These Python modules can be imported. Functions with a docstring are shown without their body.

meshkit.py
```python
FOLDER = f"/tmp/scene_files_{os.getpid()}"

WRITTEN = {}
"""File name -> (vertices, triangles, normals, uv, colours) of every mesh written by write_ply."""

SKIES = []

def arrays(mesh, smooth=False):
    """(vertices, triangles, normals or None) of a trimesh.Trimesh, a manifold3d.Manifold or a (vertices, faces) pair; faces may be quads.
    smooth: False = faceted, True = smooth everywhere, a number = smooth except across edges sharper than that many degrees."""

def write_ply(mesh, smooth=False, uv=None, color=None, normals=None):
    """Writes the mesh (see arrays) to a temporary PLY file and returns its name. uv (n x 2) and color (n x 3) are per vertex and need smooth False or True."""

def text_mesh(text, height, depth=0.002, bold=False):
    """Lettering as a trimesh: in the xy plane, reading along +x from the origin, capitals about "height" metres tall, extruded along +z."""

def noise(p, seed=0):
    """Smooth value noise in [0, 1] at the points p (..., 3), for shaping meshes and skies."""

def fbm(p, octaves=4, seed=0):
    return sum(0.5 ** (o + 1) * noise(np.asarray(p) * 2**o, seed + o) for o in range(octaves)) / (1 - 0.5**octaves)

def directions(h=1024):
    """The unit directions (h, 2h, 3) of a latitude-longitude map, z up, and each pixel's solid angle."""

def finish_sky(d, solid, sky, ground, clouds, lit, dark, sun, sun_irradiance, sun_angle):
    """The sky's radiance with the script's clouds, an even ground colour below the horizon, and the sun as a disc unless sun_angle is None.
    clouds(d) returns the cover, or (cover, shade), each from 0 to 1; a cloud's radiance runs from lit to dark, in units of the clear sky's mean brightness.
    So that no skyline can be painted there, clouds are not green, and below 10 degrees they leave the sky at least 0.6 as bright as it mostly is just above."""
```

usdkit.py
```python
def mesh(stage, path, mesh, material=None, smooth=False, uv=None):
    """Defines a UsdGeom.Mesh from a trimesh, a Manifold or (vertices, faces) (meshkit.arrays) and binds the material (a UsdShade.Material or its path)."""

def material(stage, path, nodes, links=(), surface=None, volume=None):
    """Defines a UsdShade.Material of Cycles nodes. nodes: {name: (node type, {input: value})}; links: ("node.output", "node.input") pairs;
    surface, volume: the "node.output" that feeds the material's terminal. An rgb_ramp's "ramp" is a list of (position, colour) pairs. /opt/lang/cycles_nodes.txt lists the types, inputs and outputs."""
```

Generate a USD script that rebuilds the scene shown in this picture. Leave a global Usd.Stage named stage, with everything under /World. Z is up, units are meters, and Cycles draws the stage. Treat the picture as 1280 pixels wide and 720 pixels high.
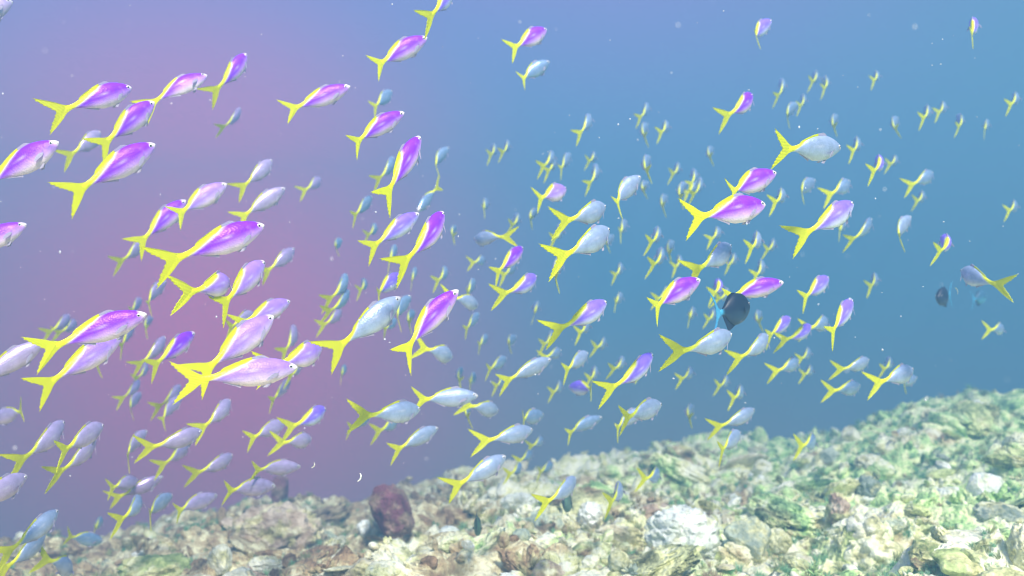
import math
import numpy as np, trimesh
import meshkit, usdkit
from pxr import Usd, UsdGeom, UsdLux, UsdShade, Gf, Sdf, Vt

stage = Usd.Stage.CreateInMemory()
UsdGeom.SetStageUpAxis(stage, UsdGeom.Tokens.z)
UsdGeom.SetStageMetersPerUnit(stage, 1.0)
UsdGeom.Xform.Define(stage, '/World')
UsdGeom.Scope.Define(stage, '/World/Looks')

# ------------------------------------------------------------------ camera, water glow and daylight
PX, PY = 1280, 720
HFOV = math.radians(60)
FPX = (PX / 2) / math.tan(HFOV / 2)                 # focal length in photograph pixels
cam = UsdGeom.Camera.Define(stage, '/World/camera')
cam.CreateHorizontalApertureAttr(36.0)
cam.CreateVerticalApertureAttr(36.0 * PY / PX)
cam.CreateFocalLengthAttr(18.0 / math.tan(HFOV / 2))
cam.CreateClippingRangeAttr(Gf.Vec2f(0.05, 200))
cam.AddRotateXOp().Set(90.0)                         # at the origin, level, looking along +y
cam.CreateExposureAttr(1.25)
cam.CreateFStopAttr(2.3); cam.CreateFocusDistanceAttr(2.6)

SUN = np.array([0.20, -0.62, 0.76]); SUN /= np.linalg.norm(SUN)
sun = UsdLux.DistantLight.Define(stage, '/World/sun')
sun.CreateIntensityAttr(1.05); sun.CreateAngleAttr(8.0); sun.CreateNormalizeAttr(True)
sun.CreateColorAttr(Gf.Vec3f(1.0, 0.95, 0.83))
zax = SUN; xax = np.cross([0, 1, 0], zax); xax /= np.linalg.norm(xax); yax = np.cross(zax, xax)
mt = np.eye(4); mt[0, :3], mt[1, :3], mt[2, :3] = xax, yax, zax
sun.AddTransformOp().Set(Gf.Matrix4d(mt.tolist()))
elev, rot = math.asin(SUN[2]), math.atan2(SUN[0], SUN[1])

def ndir(px, py):
    v = np.array([(px - 640) / FPX, 1.0, (360 - py) / FPX]); return tuple(v / np.linalg.norm(v))

dome = UsdLux.DomeLight.Define(stage, '/World/sky')
dome.GetPrim().SetCustomDataByKey('kind', 'structure')
HAZE_COLOR, HAZE_DENSITY = (0.135, 0.340, 0.525), 0.096
WATER_MID, WATER_PURPLE, WATER_TEAL, WATER_TOP, WATER_LOW = (0.30, 1.48, 2.5), (7.0, 0.34, 1.95), (0.4, 1.35, 1.9), (1.1, 1.05, 2.6), (1.5, 1.7, 1.9)
sky_mat = usdkit.material(stage, '/World/Looks/open_water_and_daylight', {
    'tc': ('texture_coordinate', {}),
    'sep': ('separate_xyz', {}),
    'sky': ('sky_texture', {'sky_type': 'single_scattering', 'sun_disc': False, 'sun_elevation': elev, 'sun_rotation': rot}),
    'mp': ('vector_math', {'math_type': 'multiply', 'vector2': (1.0, 1.0, 1.15)}),
    'dp': ('vector_math', {'math_type': 'distance', 'vector2': tuple(np.array(ndir(240, 392)) * (1, 1, 1.15))}),
    'wp': ('map_range', {'range_type': 'smoothstep', 'from_min': 0.47, 'from_max': -0.02, 'clamp': True}),
    'wt': ('map_range', {'range_type': 'smoothstep', 'from_min': 0.10, 'from_max': 0.75, 'clamp': True}),
    'wu': ('map_range', {'range_type': 'smoothstep', 'from_min': -0.05, 'from_max': 0.40, 'clamp': True}),
    'ws': ('map_range', {'range_type': 'smoothstep', 'from_min': 0.36, 'from_max': 0.75, 'clamp': True}),
    'wl': ('map_range', {'range_type': 'smoothstep', 'from_min': 0.03, 'from_max': -0.20, 'clamp': True}),
    'c0': ('mix_color', {'a': WATER_MID, 'b': WATER_LOW, 'use_clamp': False}),
    'c1': ('mix_color', {'b': WATER_TOP, 'use_clamp': False}),
    'c2': ('mix_color', {'b': WATER_TEAL, 'use_clamp': False}),
    'c3': ('mix_color', {'b': WATER_PURPLE, 'use_clamp': False}),
    'c4': ('mix_color', {'use_clamp': False}),
    'bg': ('background_shader', {'strength': 0.14}),
}, [('tc.generated', 'sep.vector'), ('tc.generated', 'mp.vector1'), ('mp.vector', 'dp.vector1'), ('dp.value', 'wp.value'), ('sep.x', 'wt.value'), ('sep.z', 'wu.value'), ('sep.z', 'ws.value'),
    ('sep.z', 'wl.value'), ('wl.result', 'c0.fac'), ('c0.result', 'c1.a'), ('wu.result', 'c1.fac'), ('c1.result', 'c2.a'), ('wt.result', 'c2.fac'), ('c2.result', 'c3.a'), ('wp.result', 'c3.fac'),
    ('c3.result', 'c4.a'), ('sky.color', 'c4.b'), ('ws.result', 'c4.fac'), ('c4.result', 'bg.color')], surface='bg.background')
UsdShade.MaterialBindingAPI.Apply(dome.GetPrim()).Bind(sky_mat)

# ------------------------------------------------------------------ helpers
rng = np.random.default_rng(7)
taken = {}
def numbered(parent, name):
    key = f'{parent}/{name}'
    n = taken.get(key, 0); taken[key] = n + 1
    return key if n == 0 else f'{key}_{n:03d}'

def tag(prim, label=None, category=None, group=None, kind=None):
    for k, v in (('label', label), ('category', category), ('group', group), ('kind', kind)):
        if v: prim.SetCustomDataByKey(k, v)
    return prim

def put_mesh(parent, name, mesh, mat, smooth=40, pigment=None, mat4=None):
    v, f = (np.asarray(mesh[0], float), np.asarray(mesh[1])) if isinstance(mesh, tuple) else (np.asarray(mesh.vertices), np.asarray(mesh.faces))
    vol = np.einsum('ij,ij->i', v[f[:, 0]], np.cross(v[f[:, 1]], v[f[:, 2]])).sum()
    if vol < 0 and name != 'seabed_surface': f = f[:, ::-1]
    m = usdkit.mesh(stage, numbered(parent, name), (v, f), mat, smooth=smooth)
    if pigment is not None:
        UsdGeom.PrimvarsAPI(m).CreatePrimvar('pigment', Sdf.ValueTypeNames.Color3fArray, 'vertex').Set(Vt.Vec3fArray.FromNumpy(np.asarray(pigment, np.float32)))
    if mat4 is not None:
        m.AddTransformOp().Set(Gf.Matrix4d(np.asarray(mat4).T.tolist()))
    return m.GetPrim()

def grid_faces(n, m, closed=True):
    f = []
    for i in range(n - 1):
        for j in range(m if closed else m - 1):
            a, b = i * m + j, i * m + (j + 1) % m
            f.append((a, b, b + m)); f.append((a, b + m, a + m))
    return np.array(f)

def sstep(a, b, x):
    t = np.clip((x - a) / (b - a), 0, 1); return t * t * (3 - 2 * t)

def lerp3(a, b, t):
    return np.asarray(a)[None] * (1 - t[:, None]) + np.asarray(b)[None] * t[:, None] if np.ndim(a) == 1 else a * (1 - t[:, None]) + np.asarray(b)[None] * t[:, None]

def at_depth(px, py, y):
    return np.array([(px - 640) / FPX * y, y, (360 - py) / FPX * y])

# ------------------------------------------------------------------ materials
def plain(name, color, rough=0.5, **kw):
    return usdkit.material(stage, f'/World/Looks/{name}', {'p': ('principled_bsdf', {'base_color': color, 'roughness': rough, **kw})}, surface='p.BSDF')

def skin(name, metallic, rough, spec=0.5):
    return usdkit.material(stage, f'/World/Looks/{name}', {
        'a': ('attribute', {'attribute': 'pigment'}),
        'tc': ('texture_coordinate', {}),
        'v': ('voronoi_texture', {'scale': 170.0}),
        'n': ('noise_texture', {'scale': 45.0, 'detail': 3.0}),
        'mr': ('map_range', {'from_min': 0.3, 'from_max': 0.7, 'to_min': 0.86, 'to_max': 1.08}),
        'mul': ('vector_math', {'math_type': 'scale'}),
        'b': ('bump', {'strength': 0.45, 'distance': 0.0015}),
        'sc': ('separate_color', {}),
        'me': ('math', {'math_type': 'multiply', 'value2': metallic, 'use_clamp': True}),
        'p': ('principled_bsdf', {'roughness': rough, 'specular_ior_level': spec}),
    }, [('a.color', 'sc.color'), ('sc.b', 'me.value1'), ('me.value', 'p.metallic'), ('tc.object', 'v.vector'), ('tc.object', 'n.vector'), ('n.fac', 'mr.value'), ('a.color', 'mul.vector1'), ('mr.result', 'mul.scale'),
        ('mul.vector', 'p.base_color'), ('v.distance', 'b.height'), ('b.normal', 'p.normal')], surface='p.BSDF')

SKIN_VIOLET = skin('violet_fish_skin', 0.10, 0.45)
SKIN_SILVER = skin('silver_fish_skin', 0.62, 0.40)
SKIN_MIRROR = skin('mirror_silver_fish_skin', 0.75, 0.32)
def fin_mat(name, color, trans):
    return usdkit.material(stage, f'/World/Looks/{name}', {
        'tc': ('texture_coordinate', {}),
        'w': ('wave_texture', {'scale': 75.0, 'distortion': 3.0, 'bands_direction': 'z'}),
        'b': ('bump', {'strength': 0.4, 'distance': 0.001}),
        'mix': ('mix_color', {'a': tuple(c * 0.80 for c in color), 'b': color}),
        'p': ('principled_bsdf', {'roughness': 0.45}),
        't': ('translucent_bsdf', {'color': color}),
        'm': ('mix_closure', {'fac': trans})},
        [('tc.object', 'w.vector'), ('w.fac', 'b.height'), ('b.normal', 'p.normal'), ('w.fac', 'mix.fac'), ('mix.result', 'p.base_color'), ('p.BSDF', 'm.closure1'), ('t.BSDF', 'm.closure2')], surface='m.closure')
YELLOW = (0.80, 0.84, 0.0)
FIN_YELLOW = fin_mat('yellow_fin', YELLOW, 0.3)
FIN_PALE = fin_mat('pale_fin', (0.62, 0.58, 0.72), 0.5)
EYE_SILVER = plain('silver_iris', (0.85, 0.82, 0.85), 0.25, metallic=0.3)
PUPIL = plain('black_pupil', (0.01, 0.01, 0.015), 0.12)

# ------------------------------------------------------------------ the fusilier (nose at +x, back up, the tail root at the origin; fork length FL)
FL = 0.24
XS = np.array([0, .015, .04, .1, .2, .35, .5, .65, .8, .9, 1.0])
ZU = np.array([.004, .028, .048, .086, .130, .163, .155, .120, .064, .037, .033])
ZL = np.array([.004, .022, .042, .078, .122, .163, .160, .118, .060, .034, .031])
WD = np.array([.004, .018, .034, .055, .078, .088, .080, .058, .030, .015, .009])
from scipy.interpolate import PchipInterpolator as PC
fu, fl_, fw = PC(XS, ZU * .95), PC(XS, ZL * .95), PC(XS, WD)
KINDS = {                       # back, flank, belly
    'violet':  ((0.25, 0.012, 0.90), (0.60, 0.32, 0.92), (0.80, 0.68, 0.74)),
    'blue_violet': ((0.25, 0.14, 0.92), (0.50, 0.50, 0.90), (0.70, 0.74, 0.82)),
    'lilac':   ((0.37, 0.20, 0.78), (0.62, 0.46, 0.85), (0.84, 0.70, 0.72)),
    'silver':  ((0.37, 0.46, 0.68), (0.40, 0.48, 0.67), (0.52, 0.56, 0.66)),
    'pale_pink': ((0.50, 0.40, 0.68), (0.54, 0.44, 0.68), (0.64, 0.54, 0.66)),  # silver fish on the left, purple cast of that side put into the pigment
    'faint_lilac': ((0.50, 0.38, 0.68), (0.52, 0.39, 0.68), (0.57, 0.45, 0.68)),  # pigment close to the purple water, so haze on far bodies is painted in
    'faint_silver': ((0.29, 0.42, 0.65), (0.31, 0.43, 0.64), (0.38, 0.48, 0.62)),  # pigment close to the blue water, painting haze onto far bodies
}
def bent(v, k):                 # sideways sweep of the hind body; v in fork lengths from the nose
    v = np.array(v, float); t = np.clip(v[:, 0] - 0.35, 0, None)
    v[:, 1] += k * t ** 2; v[:, 0] -= 0.35 * k * k * t ** 2
    return v
def to_fish(v, k):
    v = bent(v, k); tail = bent(np.array([[1.0, 0, 0]]), k)[0]
    nose = bent(np.array([[0.0, 0, 0]]), k)[0]
    p = np.stack([tail[0] - v[:, 0], v[:, 1] - tail[1], v[:, 2]], 1) * FL
    a = math.atan2(nose[1] - tail[1], tail[0] - nose[0]); c, q = math.cos(-a), math.sin(-a)      # nose back onto the long axis
    return np.stack([p[:, 0] * c - p[:, 1] * q, p[:, 0] * q + p[:, 1] * c, p[:, 2]], 1)

def body_shape(kind):
    u = np.concatenate([[0.0, .008, .02, .035], np.linspace(.055, 1.0, 44)]); M = 30
    a = np.arange(M) / M * 2 * np.pi
    s, c = np.sin(a), np.cos(a)
    V = []
    for x in u:
        zz = np.where(s > 0, s * fu(x), s * fl_(x)); yy = np.sign(c) * np.abs(c) ** 1.15 * fw(x)
        V.append(np.stack([np.full(M, x), yy, zz], 1))
    n = len(u)
    V = np.vstack(V + [np.array([[-0.003, 0, 0]]), np.array([[1.0, 0, 0]])])
    F = grid_faces(n, M)[:, ::-1]
    e0 = np.array([(n * M, (j + 1) % M, j) for j in range(M)])[:, ::-1]; e1 = np.array([(n * M + 1, (n - 1) * M + j, (n - 1) * M + (j + 1) % M) for j in range(M)])[:, ::-1]
    F = np.vstack([F, e0, e1])
    back, flank, belly = KINDS[kind]
    x, z = V[:, 0], V[:, 2]
    nz = meshkit.fbm(np.stack([x * 9, V[:, 1] * 9, z * 9], 1), 3, 5) - .5
    zz = z + nz * .02
    col = lerp3(np.asarray(belly), np.asarray(flank), sstep(-.115, -.045, zz))
    low = -.012 - .05 * x
    col = lerp3(col, back, sstep(low - .03, low + .05, zz) * sstep(.035, .11, x + z * .25))
    col = lerp3(col, (0.86, 0.80, 0.80), 1 - sstep(.03, .075, x - z * .35))          # pale snout
    x0 = {'violet': .46, 'blue_violet': .48, 'lilac': .46, 'faint_silver': .60, 'faint_lilac': .60}.get(kind, .68)
    line = float(fu(x0)) - (x - x0) * ((float(fu(x0)) + .04) / (.93 - x0))
    col = lerp3(col, (0.80, 0.70, 0.86) if kind in ('violet', 'blue_violet', 'lilac') else (.62, .66, .82), .55 * (sstep(-.03, 0.0, zz - line) * (x > .3)))
    col = lerp3(col, YELLOW, sstep(-.012, .016, zz - line) * (x > x0 - .08))
    col = lerp3(col, YELLOW, sstep(.90, .955, x + z))
    lat = np.exp(-((z - .045 + .075 * (x - .3)) / .0035) ** 2) * sstep(.2, .25, x) * (1 - sstep(.85, .9, x))
    col = lerp3(col, (.92, .88, .95), .35 * lat)
    gill = np.exp(-((x - .205 + 2.2 * z * z) / .006) ** 2) * sstep(-.10, -.06, z) * (1 - sstep(.05, .09, z))
    col = lerp3(col, (.35, .25, .42), .45 * gill)
    col = lerp3(col, (.05, .03, .06), .9 * np.exp(-(((x - .235) / .010) ** 2 + ((z + .035) / .012) ** 2)))      # dark spot at the pectoral root
    col = lerp3(col, (.35, .28, .30), .6 * np.exp(-((z + .012 + .1 * x) / .004) ** 2) * (1 - sstep(.03, .05, x)))   # mouth line
    return V, F, col

def blade(outline, thick):      # a thin lens-like fin from an outline in the x-z plane
    from shapely.geometry import Polygon
    p = Polygon(outline).buffer(0)
    m = trimesh.creation.extrude_polygon(p, thick, engine='earcut')
    v = np.array(m.vertices); v = np.stack([v[:, 0], v[:, 2] - thick / 2, v[:, 1]], 1)
    return trimesh.Trimesh(v, m.faces[:, ::-1])

def smooth_line(pts, n=10):
    pts = np.array(pts, float); t = np.r_[0, np.cumsum(np.linalg.norm(np.diff(pts, axis=0), axis=1))]
    q = np.linspace(0, t[-1], n)
    return np.stack([PC(t, pts[:, 0])(q), PC(t, pts[:, 1])(q)], 1)

def caudal(spread):
    s = spread
    up = smooth_line([(.925, .030), (1.0, .052), (1.08, .108 * s), (1.17, .165 * s), (1.29, .236 * s)], 11)
    tr = smooth_line([(1.29, .236 * s), (1.215, .120 * s), (1.15, .048 * s), (1.115, 0.0)], 13)
    tr[1:-1:2, 0] -= .010; tr[2:-1:4, 0] += .006
    half = np.vstack([up, tr[1:]])
    lo = half[::-1][1:] * [1, -1.0]
    return blade(np.vstack([half, lo]), .011)

def dorsal():
    top = [(x, float(fu(x)) + h) for x, h in ((.30, -.004), (.335, .022), (.37, .034), (.45, .030), (.55, .024), (.66, .020), (.76, .022), (.80, .010))]
    bot = [(x, float(fu(x)) - .012) for x in np.linspace(.79, .31, 8)]
    return np.array(top), np.array(bot)

def build_kind(kind, bend, spread):
    root = f'/World/{kind}_fusilier_kind_{"abc"[bend + 1]}'
    stage.CreateClassPrim(root)
    k = bend * 0.40
    V, F, col = body_shape(kind)
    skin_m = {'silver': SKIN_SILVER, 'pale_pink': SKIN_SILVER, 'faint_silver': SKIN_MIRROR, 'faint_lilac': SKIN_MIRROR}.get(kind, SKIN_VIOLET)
    put_mesh(root, 'body', (to_fish(V, k), F), skin_m, True, col)
    t = caudal(spread); put_mesh(root, 'tail_fin', (to_fish(t.vertices, k), t.faces), FIN_YELLOW, 30)
    top, bot = dorsal()
    cut = .47
    def seg(a, b):
        tt = [p for p in top if a <= p[0] <= b]; bb = [p for p in bot if a <= p[0] <= b]
        te = [(q, np.interp(q, top[:, 0], top[:, 1])) for q in (max(a, .30), min(b, .80))]
        be = [(q, float(fu(q)) - .012) for q in (min(b, .79), max(a, .31))]
        return blade([te[0]] + [tuple(p) for p in tt] + [te[1]] + [be[0]] + [tuple(p) for p in bb] + [be[1]], .007)
    d1, d2 = seg(.30, cut), seg(cut + .002, .80)
    put_mesh(root, 'spiny_dorsal_fin', (to_fish(d1.vertices, k), d1.faces), FIN_PALE, 30)
    put_mesh(root, 'rear_dorsal_fin', (to_fish(d2.vertices, k), d2.faces), FIN_YELLOW, 30)
    an = blade([(.60, -float(fl_(.60)) + .012), (.615, -float(fl_(.615)) - .03), (.66, -float(fl_(.66)) - .018), (.78, -float(fl_(.78)) - .010), (.79, -float(fl_(.79)) + .01)][::-1], .007)
    put_mesh(root, 'anal_fin', (to_fish(an.vertices, k), an.faces), FIN_PALE, 30)
    for s in (1, -1):
        pf = blade(np.vstack([smooth_line([(.0, .0), (.06, .020), (.13, .006), (.165, -.022)], 6), smooth_line([(.165, -.022), (.10, -.030), (.03, -.026), (0, -.014)], 6)[1:]]), .004).vertices
        ff = blade(np.vstack([smooth_line([(.0, .0), (.06, .020), (.13, .006), (.165, -.022)], 6), smooth_line([(.165, -.022), (.10, -.030), (.03, -.026), (0, -.014)], 6)[1:]]), .004).faces
        ang = .42
        w = np.stack([.235 + pf[:, 0] * math.cos(ang) - pf[:, 1] * math.sin(ang), s * (float(fw(.25)) * .93 + pf[:, 0] * math.sin(ang) + pf[:, 1]), -.035 + pf[:, 2] - pf[:, 0] * .25], 1)
        put_mesh(root, 'pectoral_fin', (to_fish(w, k), ff if s > 0 else ff), FIN_PALE, 30)
        pv = blade([(.0, 0), (.05, -.012), (.10, -.045), (.045, -.05), (.0, -.012)][::-1], .005)
        q = pv.vertices
        w = np.stack([.30 + q[:, 0], s * (.022 + q[:, 1] - q[:, 2] * .35), -float(fl_(.30)) + .018 + q[:, 2]], 1)
        put_mesh(root, 'pelvic_fin', (to_fish(w, k), pv.faces), FIN_PALE, 30)
        ex, ez = .088, .020
        ew = float(fw(ex)) * .93
        e = trimesh.creation.icosphere(2, 1.0); ev = e.vertices * [.0225, .010, .0225] + [ex, s * ew, ez]
        eye = put_mesh(root, 'eye', (to_fish(ev, k), e.faces[:, ::-1] if False else e.faces), EYE_SILVER, True)
        pvv = e.vertices * [.0135, .008, .0135] + [ex, s * (ew + .005), ez]
        put_mesh(str(eye.GetPath()), 'pupil', (to_fish(pvv, k), e.faces), PUPIL, True)
    return root

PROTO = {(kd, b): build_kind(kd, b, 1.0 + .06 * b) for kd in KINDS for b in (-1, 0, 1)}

def pose(nose, fork, d, away=1, roll=0.0, length=FL):
    """The 4x4 placing a fish whose tail root and nose stand at these points of the picture, tail root at distance d."""
    L = math.hypot(nose[0] - fork[0], nose[1] - fork[1])
    c = L * d / (FPX * length)
    if c > .97: d *= .97 / c; c = .97
    P = at_depth(*fork, d)
    Q = at_depth(*nose, d + away * length * math.sqrt(1 - c * c))
    A = (Q - P); A /= np.linalg.norm(A)
    up = np.array([0, 0, 1.0]) - A[2] * A
    if np.linalg.norm(up) < .15: up = np.array([-.3, .5, 0]) - A * np.dot(A, [-.3, .5, 0])
    up /= np.linalg.norm(up); left = np.cross(up, A)
    cr, sr = math.cos(roll), math.sin(roll)
    up, left = up * cr + left * sr, left * cr - up * sr
    m = np.eye(4); m[:3, 0], m[:3, 1], m[:3, 2], m[:3, 3] = A, left, up, P
    return m
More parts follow.
